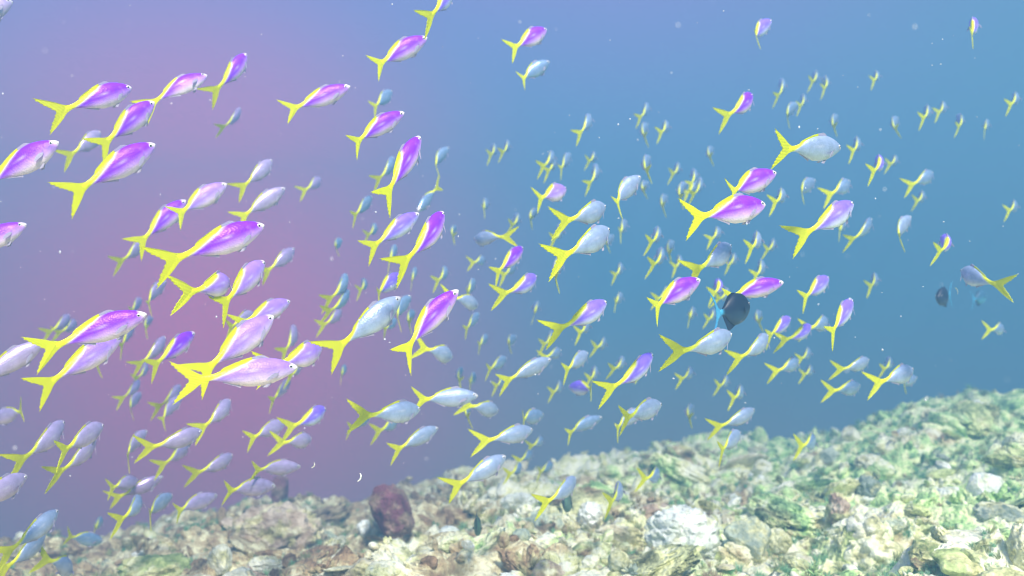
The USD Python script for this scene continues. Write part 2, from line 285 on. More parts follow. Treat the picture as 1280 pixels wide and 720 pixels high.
FISH = """
14 3 -62 36 2.8 S 0 1 | pale fish head poking in at the very top left corner |
160 111 82 136 2.7 V 1 1 | violet-backed fish with yellow tail, highest of the left-hand group near the edge | the topmost left violet fish
255 96 193 127 3.5 V 0 1 | slim violet fish whose tail touches the head of the fish below it | 
192 128 134 176 3.0 V 0 1 | violet fish tucked under the tail of a slimmer one, above the big one | 
67 181 -15 228 2.9 V 0 1 | violet-backed fish cut by the left edge, upper of the two cut there |
124 166 90 192 4.3 S 0 1 | faint pale fish with bright yellow tail behind the upper left violet fish |
186 185 103 234 2.3 V 0 1 | big violet fish at upper left with pale snout and round eye, steeply climbing | the big upper left violet fish
308 67 272 110 4.0 V 0 1 | small violet fish climbing steeply alone near the top left | the steep violet fish at top left
300 135 280 158 6.4 S 0 1 | |
435 109 370 134 3.4 V 0 1 | violet fish with long drooping yellow tail, alone below the top edge left of centre | the lone violet fish left of centre
534 47 477 78 3.4 V 0 1 | violet fish near the top edge under a fish cut by the frame | the violet fish near the top edge
491 113 470 132 5.6 S 0 1 | |
508 139 449 175 3.0 V 0 1 | violet and white fish with tail lobe hanging straight down, upper centre left | 
565 -25 540 18 3.3 B 0 1 | yellow tail hanging in from the top edge, its body out of frame |
690 33 645 58 4.0 V 0 1 | violet fish near the top edge, above a fainter pale companion | the violet fish at top centre
693 73 655 97 4.6 S 0 1 | faint pale fish directly under the violet one at the top centre |
738 140 726 165 5.5 S 0 1 | |
527 167 487 236 2.6 V 0 1 | magenta-backed fish rising almost upright, long yellow stripe up its back, upper centre | the upright magenta fish
968 22 945 45 4.6 B 0 1 | blue-violet fish with wide yellow back stripe by the top edge, right of centre | the striped fish by the top edge
946 113 911 143 4.0 V 0 1 | violet and white fish with yellow tail, above the big silver one at right | the violet fish above the big silver one
977 95 973 119 6.8 S 0 1 | |
1000 125 984 146 6.6 S 0 1 | |
809 127 801 146 7.5 S 0 1 | |
832 152 827 165 6.6 S 0 1 | |
809 155 805 170 7.2 S 0 1 | |
1064 185 986 186 2.6 S 0 1 | big pale silver fish swimming level at right, broad yellow tail wedge | the big level silver fish at right
1219 22 1215 42 4.2 B 0 1 | fish seen from behind at top right with both pale side fins spread | the fin-spreading fish at top right
1018 90 1016 102 8.0 S 0 1 | |
1028 96 1031 110 7.6 S 1 1 | |
1094 90 1093 100 8.0 S 0 1 | |
1122 145 1119 161 6.6 S -1 1 | |
1158 132 1155 147 6.0 S 0 1 | |
1196 142 1199 158 6.5 S 1 1 | |
1269 116 1264 130 6.6 S 0 1 | |
1003 118 1001 132 7.6 S 0 1 | |
1047 142 1042 158 7.0 S 0 1 | |
1070 172 1067 188 5.8 S 0 1 | |
27 283 -52 318 2.9 V 0 1 | violet-backed fish cut by the left edge, lower of the two cut there |
227 255 180 298 3.6 V 0 1 | pale violet fish climbing just above the largest magenta fish on the left | 
280 232 228 264 3.5 L 0 1 | pinkish fish with thin yellow tail just right of the pale violet climber at left |
176 302 153 325 5.2 S 0 1 | |
321 285 222 322 2.25 V 0 1 | large magenta-backed fish with broad yellow stripe and dark eye, left of centre | the large magenta fish on the left
281 352 240 364 2.55 L 1 1 | stubby pinkish pale fish with a curved yellow tail, under the large magenta one | the stubby pinkish fish
340 200 306 231 4.4 S 0 1 | faint pale fish with bright yellow three-pointed tail, upper of a pair left of centre | the upper faint pair fish
352 238 307 268 4.2 S 0 1 | faint pale fish with yellow forked tail right above the large magenta fish's head |
400 223 382 237 7.0 S 0 1 | |
330 327 284 375 2.7 L 0 1 | pale lilac fish climbing steeply with yellow tail, right of the stubby pinkish one |
366 312 336 337 5.0 S 0 1 | |
492 195 475 222 5.4 S 0 1 | |
465 246 445 268 5.2 S 0 1 | |
427 300 420 310 8.0 S 0 1 | |
468 280 461 293 7.6 S 0 1 | |
523 267 470 305 3.2 B 0 1 | blue-violet fish with pale belly beneath the upright magenta one | the blue-violet fish under the upright one
554 265 509 323 2.7 V 0 1 | violet fish climbing steeply with thick yellow stripe, centre left of the school | the steep thick-striped violet fish
494 308 487 326 5.6 S 0 1 | |
432 343 414 372 4.6 S 0 1 | |
562 183 545 207 5.8 S 0 1 | |
522 264 545 236 5.2 S 0 -1 | |
634 176 629 190 7.4 S 0 1 | |
616 182 614 193 8.0 S 0 1 | |
690 190 680 207 5.6 S 1 1 | |
690 198 686 213 6.4 S 0 1 | |
712 192 702 210 6.6 S 0 1 | |
711 235 677 247 4.0 L 0 1 | small lilac fish with yellow tail and stripe, alone right of the picture centre line | the small lone lilac fish
594 300 630 296 4.3 S 0 1 | small silver fish swimming left, against the rest of the school | the silver fish swimming left
674 262 663 274 7.0 S -1 1 | |
608 250 605 261 7.8 S 0 1 | |
570 283 566 294 8.0 S 0 1 | |
655 308 624 338 4.0 V 0 1 | small violet fish with thick yellow stripe left of the two overlapping silver ones |
641 328 631 343 6.4 S 0 1 | |
762 256 710 275 3.2 S 0 1 | upper of two overlapping pale silver fish near the centre | 
764 285 707 318 2.7 S 0 1 | lower of two overlapping pale silver fish near the centre, clear dark eye | the lower overlapping silver fish
706 322 694 346 4.0 S 0 1 | yellow-tailed fish seen from behind under the two overlapping silver ones |
672 344 632 366 3.7 B 0 1 | bluish-white fish with yellow stripe and tail, middle of the picture | the bluish-white fish mid picture
556 334 548 350 6.4 S 1 1 | |
519 335 515 351 7.4 S 0 1 | |
745 203 738 228 6.0 S 0 1 | |
805 216 772 252 3.8 S 0 1 | pale bluish fish climbing with small yellow tail, right of the overlapping silver pair |
812 195 808 213 5.0 S 0 1 | |
810 228 804 238 7.6 S 0 1 | |
741 192 737 201 8.0 S 0 1 | |
866 210 864 229 6.2 S 1 1 | |
875 222 868 242 5.8 S 0 1 | |
858 228 850 246 5.4 S 0 1 | |
834 245 828 258 7.2 S -1 1 | |
891 184 887 196 7.6 S 0 1 | |
980 212 918 238 3.0 V 0 1 | violet fish lying just above and behind the big magenta one at right |
968 254 877 270 2.4 V 0 1 | big magenta-backed fish swimming almost level at right, long forked yellow tail | the big magenta fish at right
976 238 970 252 4.6 S 0 1 | |
820 286 815 302 4.6 S 0 1 | |
825 311 818 330 4.6 S 0 1 | |
848 322 845 333 7.0 S 0 1 | |
767 295 758 305 6.8 S -1 1 | |
897 285 890 298 6.2 S 0 1 | |
918 303 874 335 3.2 S 1 1 | faint silver fish with a bent yellow tail under the big magenta one at right |
945 292 940 309 4.4 S 0 1 | |
951 326 946 343 5.4 S 1 1 | |
883 345 823 381 3.0 V 0 1 | violet and white fish with thick yellow stripe, left of the dark blue fish | the violet fish left of the dark blue one
987 351 916 370 3.3 V 0 1 | magenta-backed fish partly behind the dark blue fish |
896 350 893 366 4.6 B 0 1 | |
1098 195 1093 213 4.4 B 0 1 | bluish fish seen from behind as an upright yellow streak under the big silver one's right |
1172 212 1141 230 5.6 S 0 1 | |
1152 240 1147 251 7.6 S 0 1 | |
1066 224 1039 242 4.8 S 0 1 | |
1075 248 1009 290 2.9 B 0 1 | violet-blue fish with long yellow back, right of the big magenta one | the violet-blue fish right of the big magenta one
1056 275 1050 288 6.8 S 0 1 | |
1092 268 1067 298 4.8 S 1 1 | |
1142 264 1124 296 4.4 S 0 1 | slender pale fish climbing with small yellow tail, far right of the school |
1179 294 1176 313 4.0 B 0 1 | yellow and violet fish seen from behind as an upright streak at far right | the upright streak at far right
1268 252 1262 263 6.6 S 0 1 | |
1207 340 1245 355 3.4 S 0 1 | rounded silver fish facing left at far right, large yellow tail | the left-facing silver fish at far right
1092 343 1089 357 6.6 S 0 1 | |
1041 342 1008 370 4.0 B 0 1 | small blue-violet fish with white chin, right of the half hidden magenta one |
1022 223 1002 240 5.4 S 0 1 | |
168 398 70 432 2.3 V 0 1 | large magenta fish with a thin yellow stripe near the left edge, eye ringed white | the large magenta fish near the left edge
137 430 65 476 2.5 L 0 1 | lilac and white fish just under the large magenta fish near the left edge | 
42 436 -25 480 2.8 S 0 1 | silver fish cut by the left edge at mid height, dark eye |
84 396 63 414 6.0 S 0 1 | |
92 402 75 415 6.4 S 0 1 | |
207 352 186 378 5.0 S 0 1 | |
176 374 165 388 7.4 S 0 1 | |
166 405 153 431 5.4 S 0 1 | |
190 398 182 410 7.4 S 0 1 | |
203 424 177 453 4.8 S 0 1 | |
238 420 197 453 3.7 V 0 1 | small violet fish with orange-yellow tail between the two left magenta groups |
-22 528 25 514 4.2 S 0 1 | faint fish leaving at the left edge, only its rear half in view |
172 478 154 497 5.8 S 0 1 | |
176 492 163 511 6.6 S 0 1 | |
182 455 172 472 7.4 S 0 1 | |
222 485 200 507 5.4 S 0 1 | |
226 497 204 523 5.2 S 0 1 | |
355 380 306 402 3.3 L 0 1 | pale lilac fish with dark eye just behind the back of the steep big lilac one |
337 399 262 458 2.3 L 0 1 | big lilac fish climbing, its yellow stripe crossing the tail of the largest one | the big climbing lilac fish
357 461 251 474 2.2 L 0 1 | largest fish, pale lilac with wide yellow back wedge, level at lower left | the largest pale lilac fish
397 436 345 456 2.9 L 0 1 | lilac fish whose tail hides behind the snout of the largest one |
372 452 364 469 5.2 S 0 1 | |
360 478 342 499 5.2 S 0 1 | |
402 513 367 532 4.0 B 0 1 | small blue-violet fish below the largest pale lilac one |
367 408 357 437 5.0 S 0 1 | |
315 393 290 408 4.2 S 0 1 | |
434 364 413 388 4.6 S 1 1 | |
424 388 406 405 5.4 S 1 1 | |
495 376 427 430 2.75 S 0 1 | large silver fish with long yellow tail, left of the vivid violet climber | the large silver fish left of centre
502 346 474 366 4.0 B 0 1 | blue-violet fish half hidden above the large silver one left of centre |
431 458 427 469 7.8 S 0 1 | |
522 512 460 519 3.1 S 0 1 | silver fish swimming level at lower centre left, upper edge trimmed yellow | the level silver fish at lower centre
462 520 440 534 5.0 S 0 1 | |
495 522 475 538 5.0 S 0 1 | |
570 366 512 432 2.6 V 0 1 | vivid violet fish climbing steeply, thick yellow stripe, middle of the school | the vivid violet climber
567 448 532 436 4.0 S 1 1 | small silver fish nosing down to the right below the vivid violet climber |
595 495 531 499 3.6 S 0 1 | silver fish with yellow swallow tail, above right of the level silver one |
622 514 587 507 4.4 S 0 1 | small pale fish with dark eye between two silver ones at lower centre |
662 538 610 550 3.7 S 0 1 | silver fish with triangular yellow tail just above the reef at centre | the silver fish above the mid reef
588 505 584 521 5.6 S 0 1 | |
543 537 500 560 4.0 S 0 1 | pale silver fish under the level silver one, nearest to it |
632 448 613 461 6.0 S 0 1 | |
686 450 637 474 4.0 S 0 1 | very pale fish almost lost in the water with bold yellow tail, lower centre |
646 420 636 431 7.4 S -1 1 | |
608 420 600 431 7.2 S 0 1 | |
700 438 682 446 6.0 S 0 1 | |
598 392 584 410 6.4 S 0 1 | |
672 378 668 392 7.0 S 0 1 | |
763 374 702 409 3.0 B 0 1 | blue-white fish with dark eye and long yellow tail, centre right of the school | the blue-white fish right of centre
735 440 710 461 4.0 S 0 1 | |
689 415 681 430 6.6 S 0 1 | |
592 350 585 366 5.2 S 0 1 | |
597 383 566 372 4.4 S 0 1 | |
681 518 655 524 4.8 S 0 1 | |
818 440 767 483 3.1 B 0 1 | blue-violet fish with long yellow stripe, climbing in the lower right half | the blue-violet climber in the lower right half
830 504 786 521 3.5 S 0 1 | faint silver fish with yellow back just below the blue-violet climber |
806 512 773 534 4.4 S 0 1 | |
921 415 853 438 2.8 S 0 1 | silver fish with long yellow back directly under the dark blue fish | the silver fish under the dark blue one
989 396 964 418 4.4 B 0 1 | small blue-violet fish, right of the dark blue fish and below it |
962 415 926 446 3.7 S 0 1 | pale silver fish with yellow tail right of the one under the dark blue fish |
1018 404 983 424 4.2 B 0 1 | |
1000 449 972 463 4.6 S 0 1 | |
777 447 768 461 5.8 S 0 1 | |
742 460 738 473 6.2 S 0 1 | |
864 460 853 473 6.0 S 0 1 | |
908 470 900 482 7.0 S 0 1 | |
925 484 918 497 5.4 S 1 1 | |
712 484 738 486 4.6 B 0 1 | small blue fish facing left, tail to tail with the blue-violet climber |
946 510 901 532 4.3 S 1 1 | faint fish with bold yellow tail low over the reef, right of centre |
755 425 746 434 6.6 S 0 1 | |
866 508 861 521 6.8 S 0 1 | |
751 522 714 540 4.8 S 0 1 | |
1068 370 1042 412 3.4 B 0 1 | steep narrow violet fish with strong yellow stripe, right of the dark blue fish | the steep narrow violet fish
1037 398 1012 410 4.6 S 0 1 | |
1094 446 1053 461 4.4 S 0 1 | pale fish with large yellow tail, upper of three in a row over the right reef |
1082 481 1042 488 4.65 S 0 1 | small pale level fish with yellow tail, lower left of three over the right reef |
1147 459 1101 477 3.8 S 0 1 | pale fish with sharp yellow tail, rightmost of three over the right reef | the rightmost of three over the right reef
1150 470 1130 480 6.0 S 0 1 | |
1110 446 1106 461 6.4 S 0 1 | |
1256 410 1238 412 6.0 S 0 1 | |
1012 458 1006 468 7.2 S 0 1 | |
70 535 30 572 3.2 S 0 1 | silver fish at lower left, leftmost of a trio of climbing silver ones |
124 534 83 561 3.0 S 0 1 | silver fish with dark eye at lower left, middle and clearest of the trio | the clearest lower left silver fish
113 552 77 588 3.4 S 0 1 | fainter silver fish half hidden under the clearest one at lower left |
18 602 -42 630 2.9 S 0 1 | silver fish head cut by the left edge low in the picture, bright |
182 541 160 569 4.4 S 0 1 | |
244 541 191 558 3.7 S 0 1 | pinkish silver fish with yellow fork at lower left, below the largest pale lilac one | the pinkish silver fish at lower left
231 556 206 579 4.6 S 0 1 | |
168 601 142 609 4.4 S 0 1 | |
198 598 150 620 4.6 S 0 1 | |
172 622 153 648 3.8 S 0 1 | |
212 622 188 642 4.2 S -1 1 | |
264 622 226 637 4.2 S 0 1 | |
126 676 89 671 4.8 S 0 1 | |
60 648 14 686 3.2 S 0 1 | pale fish with vivid yellow tail in the bottom left corner, upper of two there | the upper bottom left corner fish
48 672 9 708 3.4 S 0 1 | fish in the bottom left corner, tail cut by the frame, lower of two |
88 716 60 700 3.6 S 1 1 | fish dipping out of the bottom edge at left with a curved yellow tail |
126 650 119 661 7.0 S 0 1 | |
284 572 248 590 4.4 S 0 1 | small silver fish at lower left with tail bent down, above the level one |
352 530 318 546 4.2 S 0 1 | |
385 549 354 553 4.2 S 1 1 | small pale fish with curved yellow tail under the small blue-violet one |
371 584 324 587 4.1 S 0 1 | pale silver level fish above the small maroon sponge, upper of two | the upper level fish above the maroon sponge
338 608 290 613 4.0 S 0 1 | pale silver level fish left of the small maroon sponge, lower of two |
284 503 256 532 4.0 S 0 1 | |
632 570 575 604 3.6 S 0 1 | very faint fish grazing the reef top at centre, yellow tail stands out |
718 598 685 626 3.6 S 1 1 | faint bluish fish over the mid reef with tail pointing down |
773 606 765 626 4.2 S 0 1 | upright yellow streak of a fish seen from behind, low over the mid reef |
822 590 807 598 4.6 S 0 1 | small yellow tail just above the pale rocks of the mid reef |
925 540 904 561 3.8 S 0 1 | |
1018 548 1003 557 4.6 S 0 1 | lone yellow tail just over the reef crest on the right |
842 302 836 316 7.0 S 0 1 | |
908 362 899 373 5.4 S 1 1 | |
868 386 862 397 6.8 S 0 1 | |
890 388 886 399 6.8 S 0 1 | |
951 390 948 402 7.2 S 0 1 | |
834 360 823 373 5.6 S 0 1 | |
777 368 770 378 6.8 S 0 1 | |
732 402 726 415 5.6 S 0 1 | |
578 462 574 475 7.0 S 0 1 | |
593 468 588 479 7.8 S 0 1 | |
626 470 621 482 7.4 S 0 1 | |
604 324 592 328 7.4 S 0 1 | |
645 268 641 281 7.2 S 0 1 | |
699 280 694 298 5.4 S 0 1 | |
782 276 776 290 6.6 S 0 1 | |
454 350 451 362 7.0 S 0 1 | |
514 370 497 396 4.6 S 0 1 | |
494 400 482 411 6.8 S 0 1 | |
518 390 511 403 5.6 S 0 1 | |
126 440 121 457 5.6 S 0 1 | |
1179 128 1174 140 8.0 S 0 1 | |
1235 150 1231 162 8.0 S 0 1 | |
1118 196 1113 205 8.0 S 0 1 | |
676 548 665 557 7.4 S 0 1 | |
664 565 650 575 7.0 S 0 1 | |
650 580 638 592 6.6 S 0 1 | |
690 580 676 590 6.8 S 0 1 | |
870 226 860 240 7.4 S 0 1 | |
846 205 842 217 7.8 S 0 1 | |
775 330 770 343 7.4 S 0 1 | |
918 318 912 330 7.2 S 0 1 | |
966 300 960 312 6.8 S 0 1 | |
1010 436 1002 448 6.4 S 0 1 | |
806 455 800 466 7.2 S 0 1 | |
700 478 692 490 7.4 S 0 1 | |
"""

# ------------------------------------------------------------------ seabed: a rubble reef that rises to the right and drops off behind its crest
RIDGE = np.array([(-300, 700, 4.0), (0, 692, 4.2), (150, 680, 4.6), (250, 652, 4.9), (340, 640, 5.2), (450, 636, 5.6), (560, 602, 6.2), (700, 580, 6.6), (800, 566, 6.8), (900, 556, 6.8),
                  (1000, 562, 6.6), (1050, 545, 6.3), (1150, 520, 6.1), (1230, 508, 6.0), (1280, 500, 6.0), (1600, 485, 6.0)], float)
RU = (RIDGE[:, 0] - 640) / FPX; RD = RIDGE[:, 2] * 1.8; RZ = (360 - RIDGE[:, 1]) / FPX * RD - .03
NEAR_Y = 3.2
def ground(x, y, rough=True):
    x, y = np.asarray(x, float), np.asarray(y, float)
    u = x / np.maximum(y, NEAR_Y)
    d, zr = np.interp(u, RU, RD), np.interp(u, RU, RZ)
    zn = -1.30 + .07 * np.clip(u, -1, 1)
    s = np.clip((y - NEAR_Y) / (d - NEAR_Y), 0, 1)
    z = zn * (1 - s) + zr * s
    over = np.maximum(y - d, 0)
    z = z - .10 * over - .22 * over ** 1.5 * (over < 4) - (over >= 4) * (.22 * 8 + .25 * (over - 4))
    if rough:
        p = np.stack([x, y, np.zeros_like(x)], -1)
        z = z + .15 * np.maximum(meshkit.fbm(p * 11 + 5, 2, 17) - .5, 0)
        z = z + .46 * (meshkit.fbm(p * 1.4, 2, 11) - .5) + .24 * (meshkit.fbm(p * 4.5 + 3, 3, 12) - .5)
        r = 1 - np.abs(2 * meshkit.fbm(p * 7 + 9, 3, 13) - 1)
        z = z + .11 * (r - .6) + .06 * (meshkit.fbm(p * 22, 2, 14) - .5)
    return z
def hit(px, py, top=2.0):
    """Where the ray through a pixel of the photograph meets the seabed (or passes nearest to its crest)."""
    ys = np.linspace(top, 14.0, 1200); q = np.stack([(px - 640) / FPX * ys, ys, (360 - py) / FPX * ys], 1)
    gap = q[:, 2] - ground(q[:, 0], q[:, 1]); k = np.argmax(gap < 0) if (gap < 0).any() else np.argmin(gap)
    return q[k]

def reef_mat(name, stops, scale=9.0, rough=0.85, bump=.9, spec=.25, growth=.85):
    return usdkit.material(stage, f'/World/Looks/{name}', {
        'g': ('geometry', {}),
        'n1': ('noise_texture', {'scale': scale, 'detail': 6.0, 'roughness': .68, 'distortion': .6}),
        'n2': ('noise_texture', {'scale': 1.1, 'detail': 3.0}),
        'n3': ('noise_texture', {'scale': 55.0, 'detail': 4.0, 'roughness': .7}),
        'v': ('voronoi_texture', {'scale': 42.0, 'randomness': 1.0}),
        'add': ('math', {'math_type': 'multiply_add', 'value2': .7}),
        'en': ('noise_texture', {'scale': 5.0, 'detail': 5.0, 'roughness': .65}), 'en2': ('noise_texture', {'scale': 16.0, 'detail': 5.0, 'roughness': .7}),
        'ef': ('map_range', {'range_type': 'smoothstep', 'from_min': .47, 'from_max': .60, 'to_max': growth, 'clamp': True}),
        'er': ('rgb_ramp', {'ramp': [(.32, (.11, .11, .05)), (.43, (.42, .41, .17)), (.53, (.74, .70, .36)), (.62, (.95, .94, .66))]}),
        'em': ('mix_color', {}),
        'off': ('math', {'math_type': 'multiply_add', 'value2': .45, 'value3': -.075}),
        'ramp': ('rgb_ramp', {'ramp': stops}),
        'sum': ('math', {'math_type': 'multiply_add', 'value2': .6}),
        'bump': ('bump', {'strength': bump, 'distance': .012}),
        'p': ('principled_bsdf', {'roughness': rough, 'specular_ior_level': spec}),
    }, [('g.position', 'n1.vector'), ('g.position', 'n2.vector'), ('g.position', 'n3.vector'), ('g.position', 'v.vector'),
        ('n2.fac', 'off.value1'), ('n1.fac', 'add.value1'), ('off.value', 'add.value3'), ('add.value', 'ramp.fac'), ('ramp.color', 'em.a'), ('er.color', 'em.b'), ('ef.result', 'em.fac'), ('em.result', 'p.base_color'),
        ('g.position', 'en.vector'), ('g.position', 'en2.vector'), ('en.fac', 'ef.value'), ('en2.fac', 'er.fac'),
        ('n3.fac', 'sum.value1'), ('v.distance', 'sum.value3'), ('sum.value', 'bump.height'), ('bump.normal', 'p.normal')], surface='p.BSDF')

def encrusted_reef():
    return usdkit.material(stage, '/World/Looks/encrusted_reef', {
        'g': ('geometry', {}), 'oi': ('object_info', {}),
        'det': ('noise_texture', {'scale': 6.5, 'detail': 8.0, 'roughness': .76, 'distortion': .5}),
        'gp': ('map_range', {'from_min': -1.6, 'from_max': 1.2, 'to_min': -.13, 'to_max': .11, 'clamp': True}), 'pa': ('math', {'math_type': 'add'}),
        'patch': ('noise_texture', {'scale': 2.2, 'detail': 3.0, 'roughness': .6}),
        'patch2': ('noise_texture', {'scale': 1.7, 'detail': 3.0, 'roughness': .6, 'distortion': .8}),
        'off': ('vector_math', {'math_type': 'add', 'vector2': (13.0, 7.0, 3.0)}),
        'n3': ('noise_texture', {'scale': 60.0, 'detail': 4.0, 'roughness': .7}),
        'v': ('voronoi_texture', {'scale': 38.0}),
        'fl': ('voronoi_texture', {'scale': 16.0, 'detail': 2.0}),
        'flm': ('map_range', {'from_min': .16, 'from_max': .08, 'to_min': 0.0, 'to_max': .16, 'clamp': True}),
        'rnd': ('map_range', {'from_min': 0.0, 'from_max': 1.0, 'to_min': -.06, 'to_max': .10}),
        'd1': ('math', {'math_type': 'add'}), 'd2': ('math', {'math_type': 'add'}),
        'ra': ('rgb_ramp', {'ramp': [(.34, (.10, .065, .04)), (.46, (.34, .22, .13)), (.56, (.54, .43, .24)), (.66, (.94, .90, .58))]}),
        'rb': ('rgb_ramp', {'ramp': [(.34, (.15, .16, .07)), (.43, (.50, .51, .25)), (.52, (.86, .86, .45)), (.60, (.97, .97, .78))]}),
        'rc': ('rgb_ramp', {'ramp': [(.34, (.05, .11, .05)), (.45, (.20, .36, .15)), (.54, (.54, .80, .32)), (.62, (.94, .98, .56))]}),
        'f1': ('map_range', {'range_type': 'smoothstep', 'from_min': .42, 'from_max': .57, 'clamp': True}),
        'sx': ('separate_xyz', {}),
        'gx': ('map_range', {'from_min': -1.0, 'from_max': 4.0, 'to_min': -.14, 'to_max': .16}),
        'ga': ('math', {'math_type': 'add'}),
        'f2': ('map_range', {'range_type': 'smoothstep', 'from_min': .47, 'from_max': .62, 'clamp': True}),
        'm1': ('mix_color', {}), 'm2': ('mix_color', {}),
        'sum': ('math', {'math_type': 'multiply_add', 'value2': .7}),
        'bump': ('bump', {'strength': 1.0, 'distance': .016}),
        'p': ('principled_bsdf', {'roughness': .85, 'specular_ior_level': .25}),
    }, [('g.position', 'det.vector'), ('g.position', 'patch.vector'), ('g.position', 'off.vector1'), ('off.vector', 'patch2.vector'), ('g.position', 'n3.vector'), ('g.position', 'v.vector'), ('g.position', 'fl.vector'),
        ('fl.distance', 'flm.value'), ('oi.random', 'rnd.value'), ('det.fac', 'd1.value1'), ('rnd.result', 'd1.value2'), ('d1.value', 'd2.value1'), ('flm.result', 'd2.value2'),
        ('d2.value', 'ra.fac'), ('d2.value', 'rb.fac'), ('d2.value', 'rc.fac'), ('sx.x', 'gp.value'), ('gp.result', 'pa.value1'), ('patch.fac', 'pa.value2'), ('pa.value', 'f1.value'), ('f1.result', 'm1.fac'), ('ra.color', 'm1.a'), ('rb.color', 'm1.b'),
        ('g.position', 'sx.vector'), ('sx.x', 'gx.value'), ('gx.result', 'ga.value1'), ('patch2.fac', 'ga.value2'), ('ga.value', 'f2.value'), ('f2.result', 'm2.fac'), ('m1.result', 'm2.a'), ('rc.color', 'm2.b'), ('m2.result', 'p.base_color'),
        ('n3.fac', 'sum.value1'), ('v.distance', 'sum.value3'), ('sum.value', 'bump.height'), ('bump.normal', 'p.normal')], surface='p.BSDF')
M_BED = M_REEF = encrusted_reef()
M_CREAM = reef_mat('cream_coral_rock', [(.32, (.34, .34, .23)), (.45, (.62, .62, .46)), (.57, (.88, .88, .76))], 14.0)
M_WHITE = reef_mat('white_coral', [(.30, (.46, .52, .42)), (.42, (.78, .83, .72)), (.54, (.93, .95, .90))], 12.0, growth=.6)
M_TAN = reef_mat('tan_coral_rock', [(.32, (.28, .24, .15)), (.46, (.54, .48, .32)), (.58, (.82, .79, .62))], 11.0)
M_PINK = reef_mat('pinkish_crusted_rock', [(.32, (.15, .10, .075)), (.46, (.38, .27, .20)), (.60, (.68, .57, .45))], 11.0)
M_GREEN = reef_mat('green_algae_rock', [(.32, (.10, .14, .05)), (.46, (.34, .42, .15)), (.60, (.74, .82, .38))], 11.0)
M_GREY = reef_mat('grey_green_stone', [(.32, (.18, .22, .17)), (.46, (.34, .40, .32)), (.62, (.60, .68, .54))], 10.0)
M_YELLOW = reef_mat('yellow_coral', [(.30, (.36, .36, .16)), (.43, (.66, .66, .38)), (.56, (.92, .92, .70))], 16.0)
M_MAROON = reef_mat('maroon_sponge', [(.32, (.10, .035, .05)), (.48, (.22, .075, .11)), (.64, (.38, .17, .20))], 9.0, bump=1.0, growth=.25)
M_DARK = reef_mat('dark_rock_and_shade', [(.30, (.06, .08, .07)), (.46, (.14, .19, .16)), (.62, (.40, .46, .38))], 12.0)  # dark rock, also used as painted shade in the right-hand crevice

ICO = {k: trimesh.creation.icosphere(k, 1.0) for k in (1, 2, 3, 4)}
from scipy.spatial import cKDTree
def lump(kind, seed, level=3):
    """A stone or coral of about unit radius, base at z = 0 about a quarter buried."""
    r = np.random.default_rng(seed)
    b = ICO[level]; v = np.array(b.vertices); f = b.faces; n = v.copy()
    o = r.random(3) * 50
    if kind == 'boulder':
        v = v * (1 + .75 * (meshkit.fbm(n * 1.3 + o, 2, 1) - .5) + .5 * (meshkit.fbm(n * 3.4 + o, 3, 2) - .5))[:, None]
        v += .14 * (np.stack([meshkit.noise(n * 6 + o + i * 7, 3) for i in range(3)], 1) - .5)
        v *= [1, .9, .72]
    elif kind == 'chip':            # an angular broken piece
        for _ in range(9):
            d = r.normal(size=3); d /= np.linalg.norm(d); c = .45 + .35 * r.random()
            h = v @ d; v = v - np.maximum(h - c, 0)[:, None] * d
        v *= 1 + .22 * (meshkit.fbm(n * 3 + o, 3, 4) - .5)[:, None]
        v *= [1.15, .8, .6]
    elif kind == 'plate':
        v *= (1 + .8 * (meshkit.fbm(n * [1.5, 1.5, .3] + o, 3, 5) - .5))[:, None]
        v *= [1.2, 1.0, .22]; v[:, 2] += .25 * v[:, 0] * (r.random() - .3) + .12 * (meshkit.fbm(n * 2.5 + o, 2, 6) - .5)
    elif kind == 'cauliflower':
        c = r.normal(size=(70, 3)); c /= np.linalg.norm(c, axis=1, keepdims=True)
        d, _ = cKDTree(c).query(n)
        v = v * (.78 + .34 * np.sqrt(np.clip(1 - (d / .34) ** 2, 0, 1)) + .30 * (meshkit.fbm(n * 1.4 + o, 2, 7) - .5))[:, None]
        v *= [1, .95, .8]
    elif kind == 'crust':           # a knobbly, holed crust
        a = 1 - np.abs(2 * meshkit.fbm(n * 2.6 + o, 4, 8) - 1)
        v = v * (.55 + .62 * a)[:, None]
        v += .34 * (np.stack([meshkit.fbm(n * 3.5 + o + i * 9, 4, 9) for i in range(3)], 1) - .5)
        v += .12 * (np.stack([meshkit.noise(n * 11 + o + i * 5, 3) for i in range(3)], 1) - .5)
        v *= [1.1, .9, .62]
    elif kind == 'fingers':         # a clump of stubby branches
        V, F = [], []
        for i in range(9):
            b2 = ICO[2]; w = np.array(b2.vertices) * [.17, .17, .5]
            w[:, :2] *= (1.15 - .5 * (w[:, 2:3] + .5)); w *= (1 + .45 * (meshkit.fbm(b2.vertices * 2.2 + o + i, 3, 5) - .5))[:, None]
            w[:, 2] += .35; R_ = trimesh.transformations.euler_matrix(r.normal() * .5, r.normal() * .5, 0)[:3, :3]
            F.append(b2.faces + len(V) * len(w)); V.append(w @ R_.T + [r.normal() * .3, r.normal() * .3, 0])
        return np.vstack(V), np.vstack(F)
    elif kind == 'oval':
        v = v * (1 + .25 * (meshkit.fbm(n * 1.2 + o, 2, 1) - .5))[:, None] * [1.1, .8, .5]
    elif kind == 'column':
        v = np.sign(v) * np.abs(v) ** .66 * [1, .85, 1]
        v += .16 * (np.stack([meshkit.fbm(n * 5 + o + i * 9, 3, 9) for i in range(3)], 1) - .5)
        v = v * (1 + .45 * (meshkit.fbm(n * 2.2 + o, 3, 1) - .5))[:, None]
    return v, f

